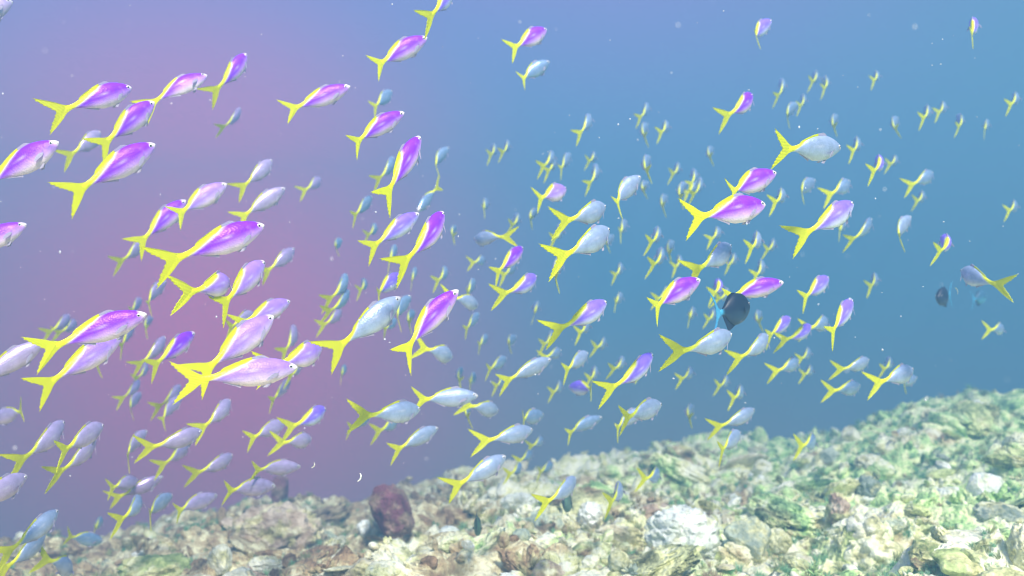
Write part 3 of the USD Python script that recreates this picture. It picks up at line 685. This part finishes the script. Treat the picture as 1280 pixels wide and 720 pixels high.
def place4(p, rx, ry, rz, yaw=0.0, tilt=0.0, lean=0.0):
    R = trimesh.transformations.euler_matrix(tilt, lean, yaw, 'rxyz')[:3, :3]
    m = np.eye(4); m[:3, :3] = R @ np.diag([rx, ry, rz]); m[:3, 3] = p
    return m

SEABED = '/World/seabed'
tag(UsdGeom.Xform.Define(stage, SEABED).GetPrim(), kind='structure')
gx = np.r_[np.linspace(-19, -6.0, 30)[:-1], np.arange(-6.0, 8.0, .04), np.linspace(8.0, 19, 28)[1:]]
gy = np.r_[np.linspace(-18, 2.0, 36)[:-1], np.arange(2.0, 6.0, .035), np.arange(6.0, 14.0, .06), np.linspace(14.0, 19, 16)[1:]]
X, Y = np.meshgrid(gx, gy); Z = ground(X, Y)
put_mesh(SEABED, 'seabed_surface', (np.stack([X, Y, Z], -1).reshape(-1, 3), grid_faces(len(gy), len(gx), False)), M_BED, True)

# stones of the reef, one by one
def zone_mat(x, y, r):
    u = (x / y * FPX + 640)
    if r.random() < .72: return M_REEF
    t = r.random()
    if u < 330: table = [(M_GREEN, .30), (M_PINK, .22), (M_TAN, .25), (M_YELLOW, .08), (M_CREAM, .15)]
    elif u < 700: table = [(M_PINK, .26), (M_TAN, .28), (M_GREY, .20), (M_CREAM, .20), (M_WHITE, .06)]
    elif u < 1000: table = [(M_CREAM, .30), (M_GREY, .24), (M_TAN, .18), (M_WHITE, .16), (M_PINK, .12)]
    else: table = [(M_GREEN, .42), (M_CREAM, .16), (M_TAN, .10), (M_GREY, .16), (M_WHITE, .10), (M_YELLOW, .06)]
    a = 0
    for m, w in table:
        a += w
        if t < a: return m
    return table[0][0]

KINDS_OF_STONE = ['boulder', 'chip', 'crust', 'fingers', 'crust', 'crust', 'plate', 'cauliflower']
n = 0
while n < 290:
    py = 500 + 235 * rng.random() ** .8; px = -40 + 1360 * rng.random()
    if py < np.interp(px, RIDGE[:, 0], RIDGE[:, 1]) + 2: continue
    p = hit(px, py)
    if p[1] > 13.5: continue
    r = (.026 + .075 * rng.random() ** 2.0) * p[1] / 3.8 * (1.5 if rng.random() < .12 else 1)
    k = KINDS_OF_STONE[int(rng.integers(len(KINDS_OF_STONE)))]
    v, f = lump(k, 1000 + n, 4 if r > .06 and k in ('crust', 'boulder') else 3)
    m = place4([p[0], p[1], float(ground(p[0], p[1])) - .12 * r], r * 1.15 * rng.uniform(.85, 1.3), r * rng.uniform(.8, 1.2), r * rng.uniform(.55, .95), rng.uniform(0, 6.3), rng.normal() * .35, rng.normal() * .35)
    put_mesh(SEABED, 'reef_stone', (v, f), zone_mat(p[0], p[1], rng), 50, mat4=m)
    n += 1

# loose rubble and algae turf, past counting
def instancer(name, protos, mats, n, place):
    base = f'/World/{name}'
    pi = UsdGeom.PointInstancer.Define(stage, base)
    for i, (mesh, mt_) in enumerate(zip(protos, mats)):
        put_mesh(base + '/kinds', 'piece', mesh, mt_, 50)
    pi.CreatePrototypesRel().SetTargets([Sdf.Path(base + '/kinds/piece' + (f'_{i:03d}' if i else '')) for i in range(len(protos))])
    P, S, Q, I = [], [], [], []
    for _ in range(n):
        got = place()
        if got is None: continue
        p, s, q, i = got
        P.append(p); S.append(s); Q.append(q); I.append(i)
    pi.CreatePositionsAttr(Vt.Vec3fArray.FromNumpy(np.array(P, np.float32)))
    pi.CreateScalesAttr(Vt.Vec3fArray.FromNumpy(np.array(S, np.float32)))
    pi.CreateOrientationsAttr(Vt.QuathArray([Gf.Quath(*map(float, q)) for q in Q]))
    pi.CreateProtoIndicesAttr(Vt.IntArray(I))
    return pi.GetPrim()
def any_quat(r, upright=False):
    if upright:
        a = r.uniform(0, 6.28); q = np.array([math.cos(a / 2), r.normal() * .12, r.normal() * .12, math.sin(a / 2)])
    else: q = r.normal(size=4)
    return q / np.linalg.norm(q)
RR = np.random.default_rng(21)
def in_view():
    y = 2.9 + 10.0 * RR.random() ** 1.3; u = RR.uniform(-.66, .66); x = u * y
    return x, y, float(np.interp(u, RU, RD))
rub_mats = [M_REEF, M_REEF, M_WHITE, M_REEF, M_REEF, M_CREAM, M_REEF, M_REEF]
rub_kinds = ['crust', 'crust', 'crust', 'boulder', 'crust', 'chip', 'fingers', 'cauliflower']
def rubble():
    x, y, d = in_view()
    if y > d + .5: return None
    if meshkit.fbm(np.array([[x * 1.7, y * 1.7, 2.]]), 2, 31)[0] < .42 * RR.random() + .22: return None
    s = (.009 + .032 * RR.random() ** 2.0) * (.5 + y / 7)
    t = RR.random(); u = x / y
    i = int(RR.choice(8, p=np.array([.22, .2, .08, .14, .16, .1, .06, .04]) if u < .15 else np.array([.24, .14, .12, .14, .06, .08, .14, .08])))
    return [x, y, float(ground(x, y)) + .3 * s], [s * RR.uniform(.7, 1.5), s * RR.uniform(.7, 1.3), s * RR.uniform(.6, 1.2)], any_quat(RR), i
tag(instancer('coral_rubble', [lump(k, 300 + i, 2) for i, k in enumerate(rub_kinds)], rub_mats, 4200, rubble), 'small broken coral rubble strewn over the reef slope', 'rubble', kind='stuff')

def tuft(seed, n=26, h=1.0, w=.05):
    r = np.random.default_rng(seed); V, F = [], []
    for _ in range(n):
        a, t = r.uniform(0, 6.28), r.uniform(.1, 1.0)
        base = np.array([math.cos(a), math.sin(a), 0]) * r.random() * .35; out = np.array([math.cos(a), math.sin(a), 0]); side = np.array([-out[1], out[0], 0])
        L = h * r.uniform(.5, 1.1); ww = w * r.uniform(.6, 1.4); o = len(V)
        for j, s in enumerate((0, .4, .75, 1.0)):
            c = base + out * t * L * s ** 1.6 * .8 + np.array([0, 0, L * s * (1 - .35 * t * s)])
            wj = ww * (1 - .75 * s)
            V += [c - side * wj, c + side * wj]
        for j in range(3):
            b = o + 2 * j; F += [(b, b + 1, b + 3), (b, b + 3, b + 2)]
    return np.array(V), np.array(F)
def turf_mat(name, c):
    return usdkit.material(stage, f'/World/Looks/{name}', {'o': ('geometry', {}), 'n': ('noise_texture', {'scale': 3.0}), 'm': ('mix_color', {'a': tuple(.6 * q for q in c), 'b': c}), 'd': ('principled_bsdf', {'roughness': .8}),
        't': ('translucent_bsdf', {'color': c}), 'x': ('mix_closure', {'fac': .3})}, [('o.position', 'n.vector'), ('n.fac', 'm.fac'), ('m.result', 'd.base_color'), ('d.BSDF', 'x.closure1'), ('t.BSDF', 'x.closure2')], surface='x.closure')
T1, T2, T3 = turf_mat('olive_turf', (.46, .50, .24)), turf_mat('brown_turf', (.52, .42, .27)), turf_mat('green_turf', (.30, .56, .32))
def turf():
    x, y, d = in_view()
    if y > d + .4: return None
    if meshkit.fbm(np.array([[x * 1.3, y * 1.3, 7.]]), 2, 41)[0] < .30 + .25 * RR.random(): return None
    u = x / y; s = RR.uniform(.012, .040) * (.7 + y / 9)
    i = int(RR.choice(3, p=[.35, .5, .15] if -.2 < u < .25 else [.45, .1, .45]))
    return [x, y, float(ground(x, y)) - .003], [s * 1.3, s * 1.3, s], any_quat(RR, True), i
tag(instancer('algae_turf', [tuft(1), tuft(2), tuft(3)], [T1, T2, T3], 14000, turf), 'short olive and brown algae turf growing over the reef', 'algae', kind='stuff')

# ------------------------------------------------------------------ reef features that stand out, each a thing of its own
def feature(name, label, cat, px, py, w, h, kind, mat, seed, yaw=0.0, lean=0.0, tilt=0.0, level=4, back=0.0, group=None, sink=.33):
    p = hit(px, py); s = p[1] / FPX
    rx, rz = w / 2 * s, h / 2 * s
    v, f = lump(kind, seed, level)
    ext = np.abs(v).max(0); v = v / ext
    m = place4([p[0], p[1] + back, p[2] + rz * (1 - 2 * sink)], rx, (rx + rz) / 2, rz, yaw, tilt, lean)
    return tag(put_mesh('/World', name, (v, f), mat, True if kind in ('column', 'oval', 'crust') else 55, mat4=m), label, cat, group)
feature('barrel_sponge', 'tall maroon sponge leaning left on the reef, largest dark red thing', 'sponge', 490, 668, 46, 74, 'column', M_MAROON, 5, lean=-.48, sink=.1)
feature('barrel_sponge', 'small maroon sponge standing on the left reef mound behind a pale fish', 'sponge', 350, 628, 19, 38, 'column', M_MAROON, 6, lean=.08, sink=.1)
feature('coral_fragment', 'small white leaf-shaped coral piece left of the tall maroon sponge', 'coral', 456, 664, 20, 28, 'plate', M_WHITE, 7, tilt=1.35, lean=.2)
feature('reef_boulder', 'flat-topped tan boulder at the bottom edge below the tall maroon sponge', 'boulder', 456, 716, 54, 36, 'chip', M_TAN, 8)
feature('reef_boulder', 'bright cream rock catching the light at the bottom, left of the tan boulder', 'boulder', 276, 712, 36, 44, 'chip', M_CREAM, 9, lean=.3)
feature('reef_mound', 'pinkish brown rock mound under the small maroon sponge', 'rock mound', 348, 684, 120, 84, 'crust', M_PINK, 10)
feature('reef_mound', 'yellow-green algae covered mound at the bottom left edge', 'rock mound', 196, 722, 110, 44, 'boulder', M_GREEN, 11)
feature('coral_fragment', 'knobbly cream coral at the bottom edge between the bright rock and tan boulder', 'coral', 330, 712, 48, 26, 'crust', M_CREAM, 12)
feature('coral_crust', 'white crusted coral patch on the mid reef, behind the pale oval stone', 'coral', 648, 632, 46, 26, 'crust', M_WHITE, 13)
feature('oval_stone', 'pale green oval stone on the mid reef right of the dark grey fish', 'stone', 652, 672, 24, 17, 'oval', M_GREY, 14)
feature('coral_crust', 'ragged white coral patch left of the big white coral mass', 'coral', 738, 652, 34, 40, 'crust', M_WHITE, 15)
feature('coral_mass', 'big white coral mass, brightest and broadest on the reef', 'coral', 852, 686, 104, 84, 'crust', M_WHITE, 16)
feature('reef_slab', 'grey-green wedge slab leaning beside the big white coral mass', 'rock slab', 934, 684, 62, 62, 'chip', M_GREY, 17, lean=-.5)
feature('coral_lump', 'bright white and yellow coral lump right of the grey-green wedge slab', 'coral', 972, 684, 34, 36, 'cauliflower', M_YELLOW, 18)
feature('oval_stone', 'smooth grey-green oval stone near the bottom edge beside a yellow mound', 'stone', 773, 706, 27, 28, 'oval', M_GREY, 19, lean=.5)
feature('oval_stone', 'pale rounded stone at the bottom edge below the big white coral mass', 'stone', 822, 716, 32, 24, 'oval', M_CREAM, 20)
feature('coral_lump', 'low yellow coral mound near the bottom edge, left of an oval stone', 'coral', 748, 700, 28, 24, 'cauliflower', M_YELLOW, 21)
feature('reef_boulder', 'pale boulder on the reef crest right of the big white coral mass', 'boulder', 954, 590, 28, 24, 'boulder', M_CREAM, 22)
feature('coral_fragment', 'small upright white coral lump on the reef above the grey-green slab', 'coral', 917, 628, 12, 18, 'boulder', M_WHITE, 23)
feature('reef_boulder', 'pale pointed rock highest on the right-hand reef crest', 'boulder', 1063, 548, 26, 28, 'chip', M_CREAM, 24)
feature('reef_slab', 'pale grey slab just below the pointed rock on the right crest', 'rock slab', 1036, 578, 40, 26, 'chip', M_GREY, 25, lean=-.4)
feature('reef_boulder', 'cream rock right of the pale grey slab on the right crest', 'boulder', 1086, 584, 38, 26, 'crust', M_CREAM, 26)
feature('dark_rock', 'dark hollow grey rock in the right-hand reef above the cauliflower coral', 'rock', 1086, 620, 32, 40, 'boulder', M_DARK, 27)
feature('cauliflower_coral', 'upper of two knobbly yellowish cauliflower corals at lower right', 'coral', 1082, 670, 48, 44, 'cauliflower', M_CREAM, 28)
feature('cauliflower_coral', 'lower and broader of two knobbly yellowish cauliflower corals at lower right', 'coral', 1096, 706, 78, 52, 'cauliflower', M_YELLOW, 29)
feature('reef_stone_tall', 'pinkish orange upright stone left of the cauliflower corals', 'stone', 1046, 646, 30, 48, 'boulder', M_PINK, 30)
feature('coral_mass', 'pale teal-white coral on the crest near the right edge', 'coral', 1222, 524, 44, 36, 'crust', M_WHITE, 31)
feature('coral_mass', 'faint pale coral knob on the crest left of the teal-white coral', 'coral', 1164, 530, 28, 30, 'crust', M_CREAM, 32)
feature('plate_coral', 'bright upright pale plate coral in the green right-hand reef', 'coral', 1238, 624, 56, 48, 'plate', M_WHITE, 33, tilt=1.0, lean=.3)
feature('plate_coral', 'thin white shelf coral left of the upright plate coral', 'coral', 1176, 622, 44, 18, 'plate', M_WHITE, 34, lean=-.25)
feature('plate_coral', 'wide green-white plate coral low at the right, above the bottom edge', 'coral', 1218, 680, 84, 22, 'plate', M_CREAM, 35, lean=.2, tilt=.3)
feature('plate_coral', 'wide plate coral at the bottom edge under another plate coral at right', 'coral', 1206, 708, 90, 20, 'plate', M_GREEN, 36, lean=.15, tilt=.3)
feature('coral_mass', 'bright yellow-white coral cut by the right edge near the bottom corner', 'coral', 1280, 700, 34, 70, 'crust', M_YELLOW, 37)
feature('coral_lump', 'small yellow-green coral at the right edge just under the crest', 'coral', 1274, 556, 24, 24, 'crust', M_YELLOW, 38)
feature('dark_rock', 'dark shape standing in for crevice shade between plate corals near the right edge', 'rock', 1246, 652, 74, 40, 'boulder', M_DARK, 39)  # dark lump placed to paint the shade of a crevice
for k, (px, py, d, a) in enumerate([(392, 582, 3.2, .5), (450, 597, 3.0, .3), (1196, 363, 3.6, -.4)]):
    t = np.linspace(-1.1, 1.1, 9); V = []
    for q in t:
        for c in np.linspace(0, 2 * np.pi, 7)[:-1]:
            w = .16 * math.cos(q * 1.2) + .03
            V.append(((1 + w * math.cos(c)) * math.cos(q) - .8, w * .6 * math.sin(c), (1 + w * math.cos(c)) * math.sin(q)))
    q = .016 - .004 * (k == 0); m = place4(at_depth(px, py, d), q, q, q, .5, 0, a)
    tag(put_mesh('/World', 'drifting_scrap', (np.array(V), grid_faces(9, 6)), M_WHITE, True, mat4=m),
        ['thin white curled scrap drifting left of a bigger one, over the left reef', 'thicker white curled scrap drifting above the tall maroon sponge', 'thin white curled scrap drifting beside a dark distant fish at right'][k], 'scrap')

# ------------------------------------------------------------------ the fusiliers, one Xform each
DARK = (917, 387)
parsed, marks = [], [(917, 387, 'the dark blue fish'), (485, 638, 'the tall maroon sponge'), (350, 610, 'the small maroon sponge')]
for line in FISH.strip().splitlines():
    a, label, mark = [x.strip() for x in line.split('|')]
    q = a.split(); row = dict(n=(float(q[0]), float(q[1])), f=(float(q[2]), float(q[3])), d=float(q[4]), kind={'V': 'violet', 'B': 'blue_violet', 'L': 'lilac', 'S': 'silver'}[q[5]], bend=int(q[6]), away=int(q[7]), label=label)
    parsed.append(row)
    if mark: marks.append((row['f'][0] * .5 + row['n'][0] * .5, row['f'][1] * .5 + row['n'][1] * .5, mark))
auto = {}
for i, r in enumerate(parsed):
    if r['label']: continue
    c = r['f']; best = min(marks, key=lambda m: math.hypot(m[0] - c[0], m[1] - c[1]))
    dx, dy = c[0] - best[0], c[1] - best[1]; ang = math.degrees(math.atan2(-dy, dx)) % 360
    way = ['right of', 'above right of', 'above', 'above left of', 'left of', 'below left of', 'below', 'below right of'][int((ang + 22.5) // 45) % 8]
    look = 'small' if r['d'] < 5.3 else 'tiny'
    auto.setdefault((way, best[2]), []).append((math.hypot(dx, dy), i, look))
ORD = ['nearest', 'second-nearest', 'third-nearest', 'fourth-nearest', 'fifth-nearest', 'sixth-nearest', 'seventh-nearest', 'eighth-nearest', 'ninth-nearest', 'tenth-nearest', 'eleventh-nearest', 'twelfth-nearest', 'thirteenth-nearest']
for (way, mark), items in auto.items():
    for k, (_, i, look) in enumerate(sorted(items)):
        parsed[i]['label'] = f"{look} yellow-tailed fish {way} {mark}" if len(items) == 1 else f"{ORD[k]} small yellow-tailed fish {way} {mark}"
FR = np.random.default_rng(3)
for r in parsed:
    if r['d'] > 5: r['d'] = 5 + (r['d'] - 5) * .55
    m = pose(r['n'], r['f'], r['d'], r['away'], FR.normal() * .10)
    m[:3, :3] *= np.array([1 + FR.normal() * .035, 1 + FR.normal() * .05, 1 + FR.normal() * .055])[None]
    path = numbered('/World', 'yellow_tailed_fish')
    x = UsdGeom.Xform.Define(stage, path); x.AddTransformOp().Set(Gf.Matrix4d(m.T.tolist()))
    if r['kind'] == 'silver':
        r['kind'] = ('faint_lilac' if r['d'] > 4.5 else 'pale_pink') if r['f'][0] < 410 and r['f'][1] < 640 else 'faint_silver' if r['d'] > 4.5 else 'silver'  # far and left-hand silver fish get haze and purple cast as pigment
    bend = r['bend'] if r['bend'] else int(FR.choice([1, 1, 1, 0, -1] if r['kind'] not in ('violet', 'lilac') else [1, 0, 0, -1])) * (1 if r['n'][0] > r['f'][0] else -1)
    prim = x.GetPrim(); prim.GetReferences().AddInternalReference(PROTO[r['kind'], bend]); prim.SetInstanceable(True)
    tag(prim, r['label'], 'fish', 'school of yellow-tailed fish')

# ------------------------------------------------------------------ dark lyre-tailed fish and two dark reef fish
SK_DARK = usdkit.material(stage, '/World/Looks/dark_blue_fish_skin', {'a': ('attribute', {'attribute': 'pigment'}), 'p': ('principled_bsdf', {'roughness': .5})}, [('a.color', 'p.base_color')], surface='p.BSDF')
FIN_DARK = plain('dark_blue_fin', (.008, .022, .06), .5)
FIN_SKY = fin_mat('sky_blue_fin', (.12, .55, .85), .4)
def dark_fish(name, label, nose, fork, d, away, length, lyre=True, tone=(.005, .016, .045), group=None):
    x = UsdGeom.Xform.Define(stage, numbered('/World', name)); m = pose(nose, fork, d, away, .0, length); x.AddTransformOp().Set(Gf.Matrix4d(m.T.tolist()))
    root = str(x.GetPath()); L = length
    us = np.r_[0, .02, np.linspace(.06, 1, 22)]; M = 22; a = np.arange(M) / M * 2 * np.pi; V = []
    hu = PC([0, .1, .3, .5, .7, .9, 1], [.02, .15, .27, .29, .21, .06, .05]); wd = PC([0, .1, .3, .6, .9, 1], [.02, .09, .13, .12, .03, .02])
    for u in us: V.append(np.stack([np.full(M, 1 - u), wd(u) * np.cos(a), hu(u) * np.sin(a)], 1))
    V = np.vstack(V + [[[1.004, 0, 0]], [[0, 0, 0]]]); n_ = len(us)
    F = np.vstack([grid_faces(n_, M), [(n_ * M, (j + 1) % M, j) for j in range(M)], [(n_ * M + 1, (n_ - 1) * M + j, (n_ - 1) * M + (j + 1) % M) for j in range(M)]])
    col = lerp3(np.asarray(tone), (tone[0] * 2, tone[1] * 2.6, tone[2] * 2.2), sstep(-.1, .2, -V[:, 2]))
    if lyre: col = lerp3(col, (.05, .35, .6), 1 - sstep(.03, .12, V[:, 0]))
    put_mesh(root, 'body', (V * L, F), SK_DARK, True, col)
    def fin(nm, pts, mat, th=.012):
        b = blade(np.array(pts), th); put_mesh(root, nm, (b.vertices * L, b.faces), mat, 30)
    fin('dorsal_fin', [(.66, .20), (.56, .29), (.44, .31), (.30, .27), (.16, .14), (.08, .06), (.12, .03), (.4, .17)][::-1], FIN_DARK)
    fin('anal_fin', [(.58, -.20), (.48, -.29), (.36, -.34), (.26, -.36), (.20, -.27), (.08, -.06), (.12, -.03), (.4, -.17)], FIN_DARK)
    if lyre:
        arc = smooth_line([(.03, .045), (-.06, .10), (-.16, .26), (-.34, .42)], 10); back = smooth_line([(-.34, .42), (-.20, .25), (-.13, .10), (-.12, 0)], 10)
        half = np.vstack([arc, back[1:]]); fin('tail_fin', np.vstack([half, half[::-1][1:] * [1, -1]]), FIN_SKY)
    else:
        fin('tail_fin', [(.03, .05), (-.14, .16), (-.17, .15), (-.13, 0), (-.17, -.15), (-.14, -.16), (.03, -.05)][::-1], FIN_DARK)
    for s in (1, -1):
        e = ICO[2]; ey = put_mesh(root, 'eye', ((e.vertices * [.022, .01, .022] + [.86, s * float(wd(.14)) * .92, .06]) * L, e.faces), EYE_SILVER, True)
        put_mesh(str(ey.GetPath()), 'pupil', ((e.vertices * [.014, .008, .014] + [.86, s * (float(wd(.14)) * .92 + .005), .06]) * L, e.faces), PUPIL, True)
        b = blade(np.array([(0, 0), (-.03, .04), (-.10, .03), (-.12, -.02), (-.04, -.04)])[::-1], .006)
        w = np.stack([.70 + b.vertices[:, 0], s * (float(wd(.3)) * .95 - b.vertices[:, 0] * .4) + b.vertices[:, 1], -.02 + b.vertices[:, 2]], 1)
        put_mesh(root, 'pectoral_fin', (w * L, b.faces), FIN_DARK, 30)
    tag(x.GetPrim(), label, 'fish', group)
dark_fish('lyre_tailed_fish', 'dark blue fish with long pale blue lyre tail, darkest fish in the school', (940, 381), (900, 391), 2.9, 1, .185)
dark_fish('lyre_tailed_fish', 'blurred dark fish in the distance at right, left of a fainter one', (1168, 373), (1186, 369), 5.6, -1, .20, tone=(.006, .012, .04))
dark_fish('lyre_tailed_fish', 'faintest dark fish in the distance, under the left-facing silver fish at far right', (1236, 368), (1218, 374), 7.6, 1, .20, tone=(.04, .13, .24))  # lighter bluish tone puts distance haze into the pigment
dark_fish('reef_fish', 'small dark grey fish nosing down on the mid reef, left of the pale oval stone', (598, 671), (596, 645), 4.0, 1, .13, False, (.035, .06, .05))
dark_fish('reef_fish', 'grey fish hovering upright over the mid reef beside a downward yellow tail', (712, 641), (705, 612), 4.2, 1, .16, False, (.05, .075, .075))

# ------------------------------------------------------------------ drifting specks
SNOW = plain('pale_speck', (.7, .72, .76), .6)
SR = np.random.default_rng(5); V, F = [], []
e = ICO[1]
for _ in range(240):
    px, py, d = SR.uniform(0, 1280), SR.uniform(0, 600), SR.uniform(1.0, 4.0); s = (.0004 + .0008 * SR.random() ** 2) * d ** .8 * (1.5 if SR.random() < .05 else 1)
    F.append(e.faces + len(V) * len(e.vertices)); V.append(e.vertices * s * SR.uniform(.5, 1.4, 3) + at_depth(px, py, d))
tag(put_mesh('/World', 'drifting_specks', (np.vstack(V), np.vstack(F)), SNOW, False), 'tiny white specks drifting through the water', 'specks', kind='stuff')

# ------------------------------------------------------------------ the water's haze
top, bottom = 2.7, float(Z.min()) - 1.0
bx = trimesh.creation.box([39, 38, top - bottom]); bx.apply_translation([0, 0.6, (top + bottom) / 2])
HAZE = usdkit.material(stage, '/World/Looks/sea_haze', {'v': ('principled_volume', {'color': HAZE_COLOR, 'density': HAZE_DENSITY, 'anisotropy': 0.0})}, volume='v.volume')
tag(put_mesh('/World', 'haze', (np.array(bx.vertices), np.array(bx.faces)), HAZE, False), kind='stuff')
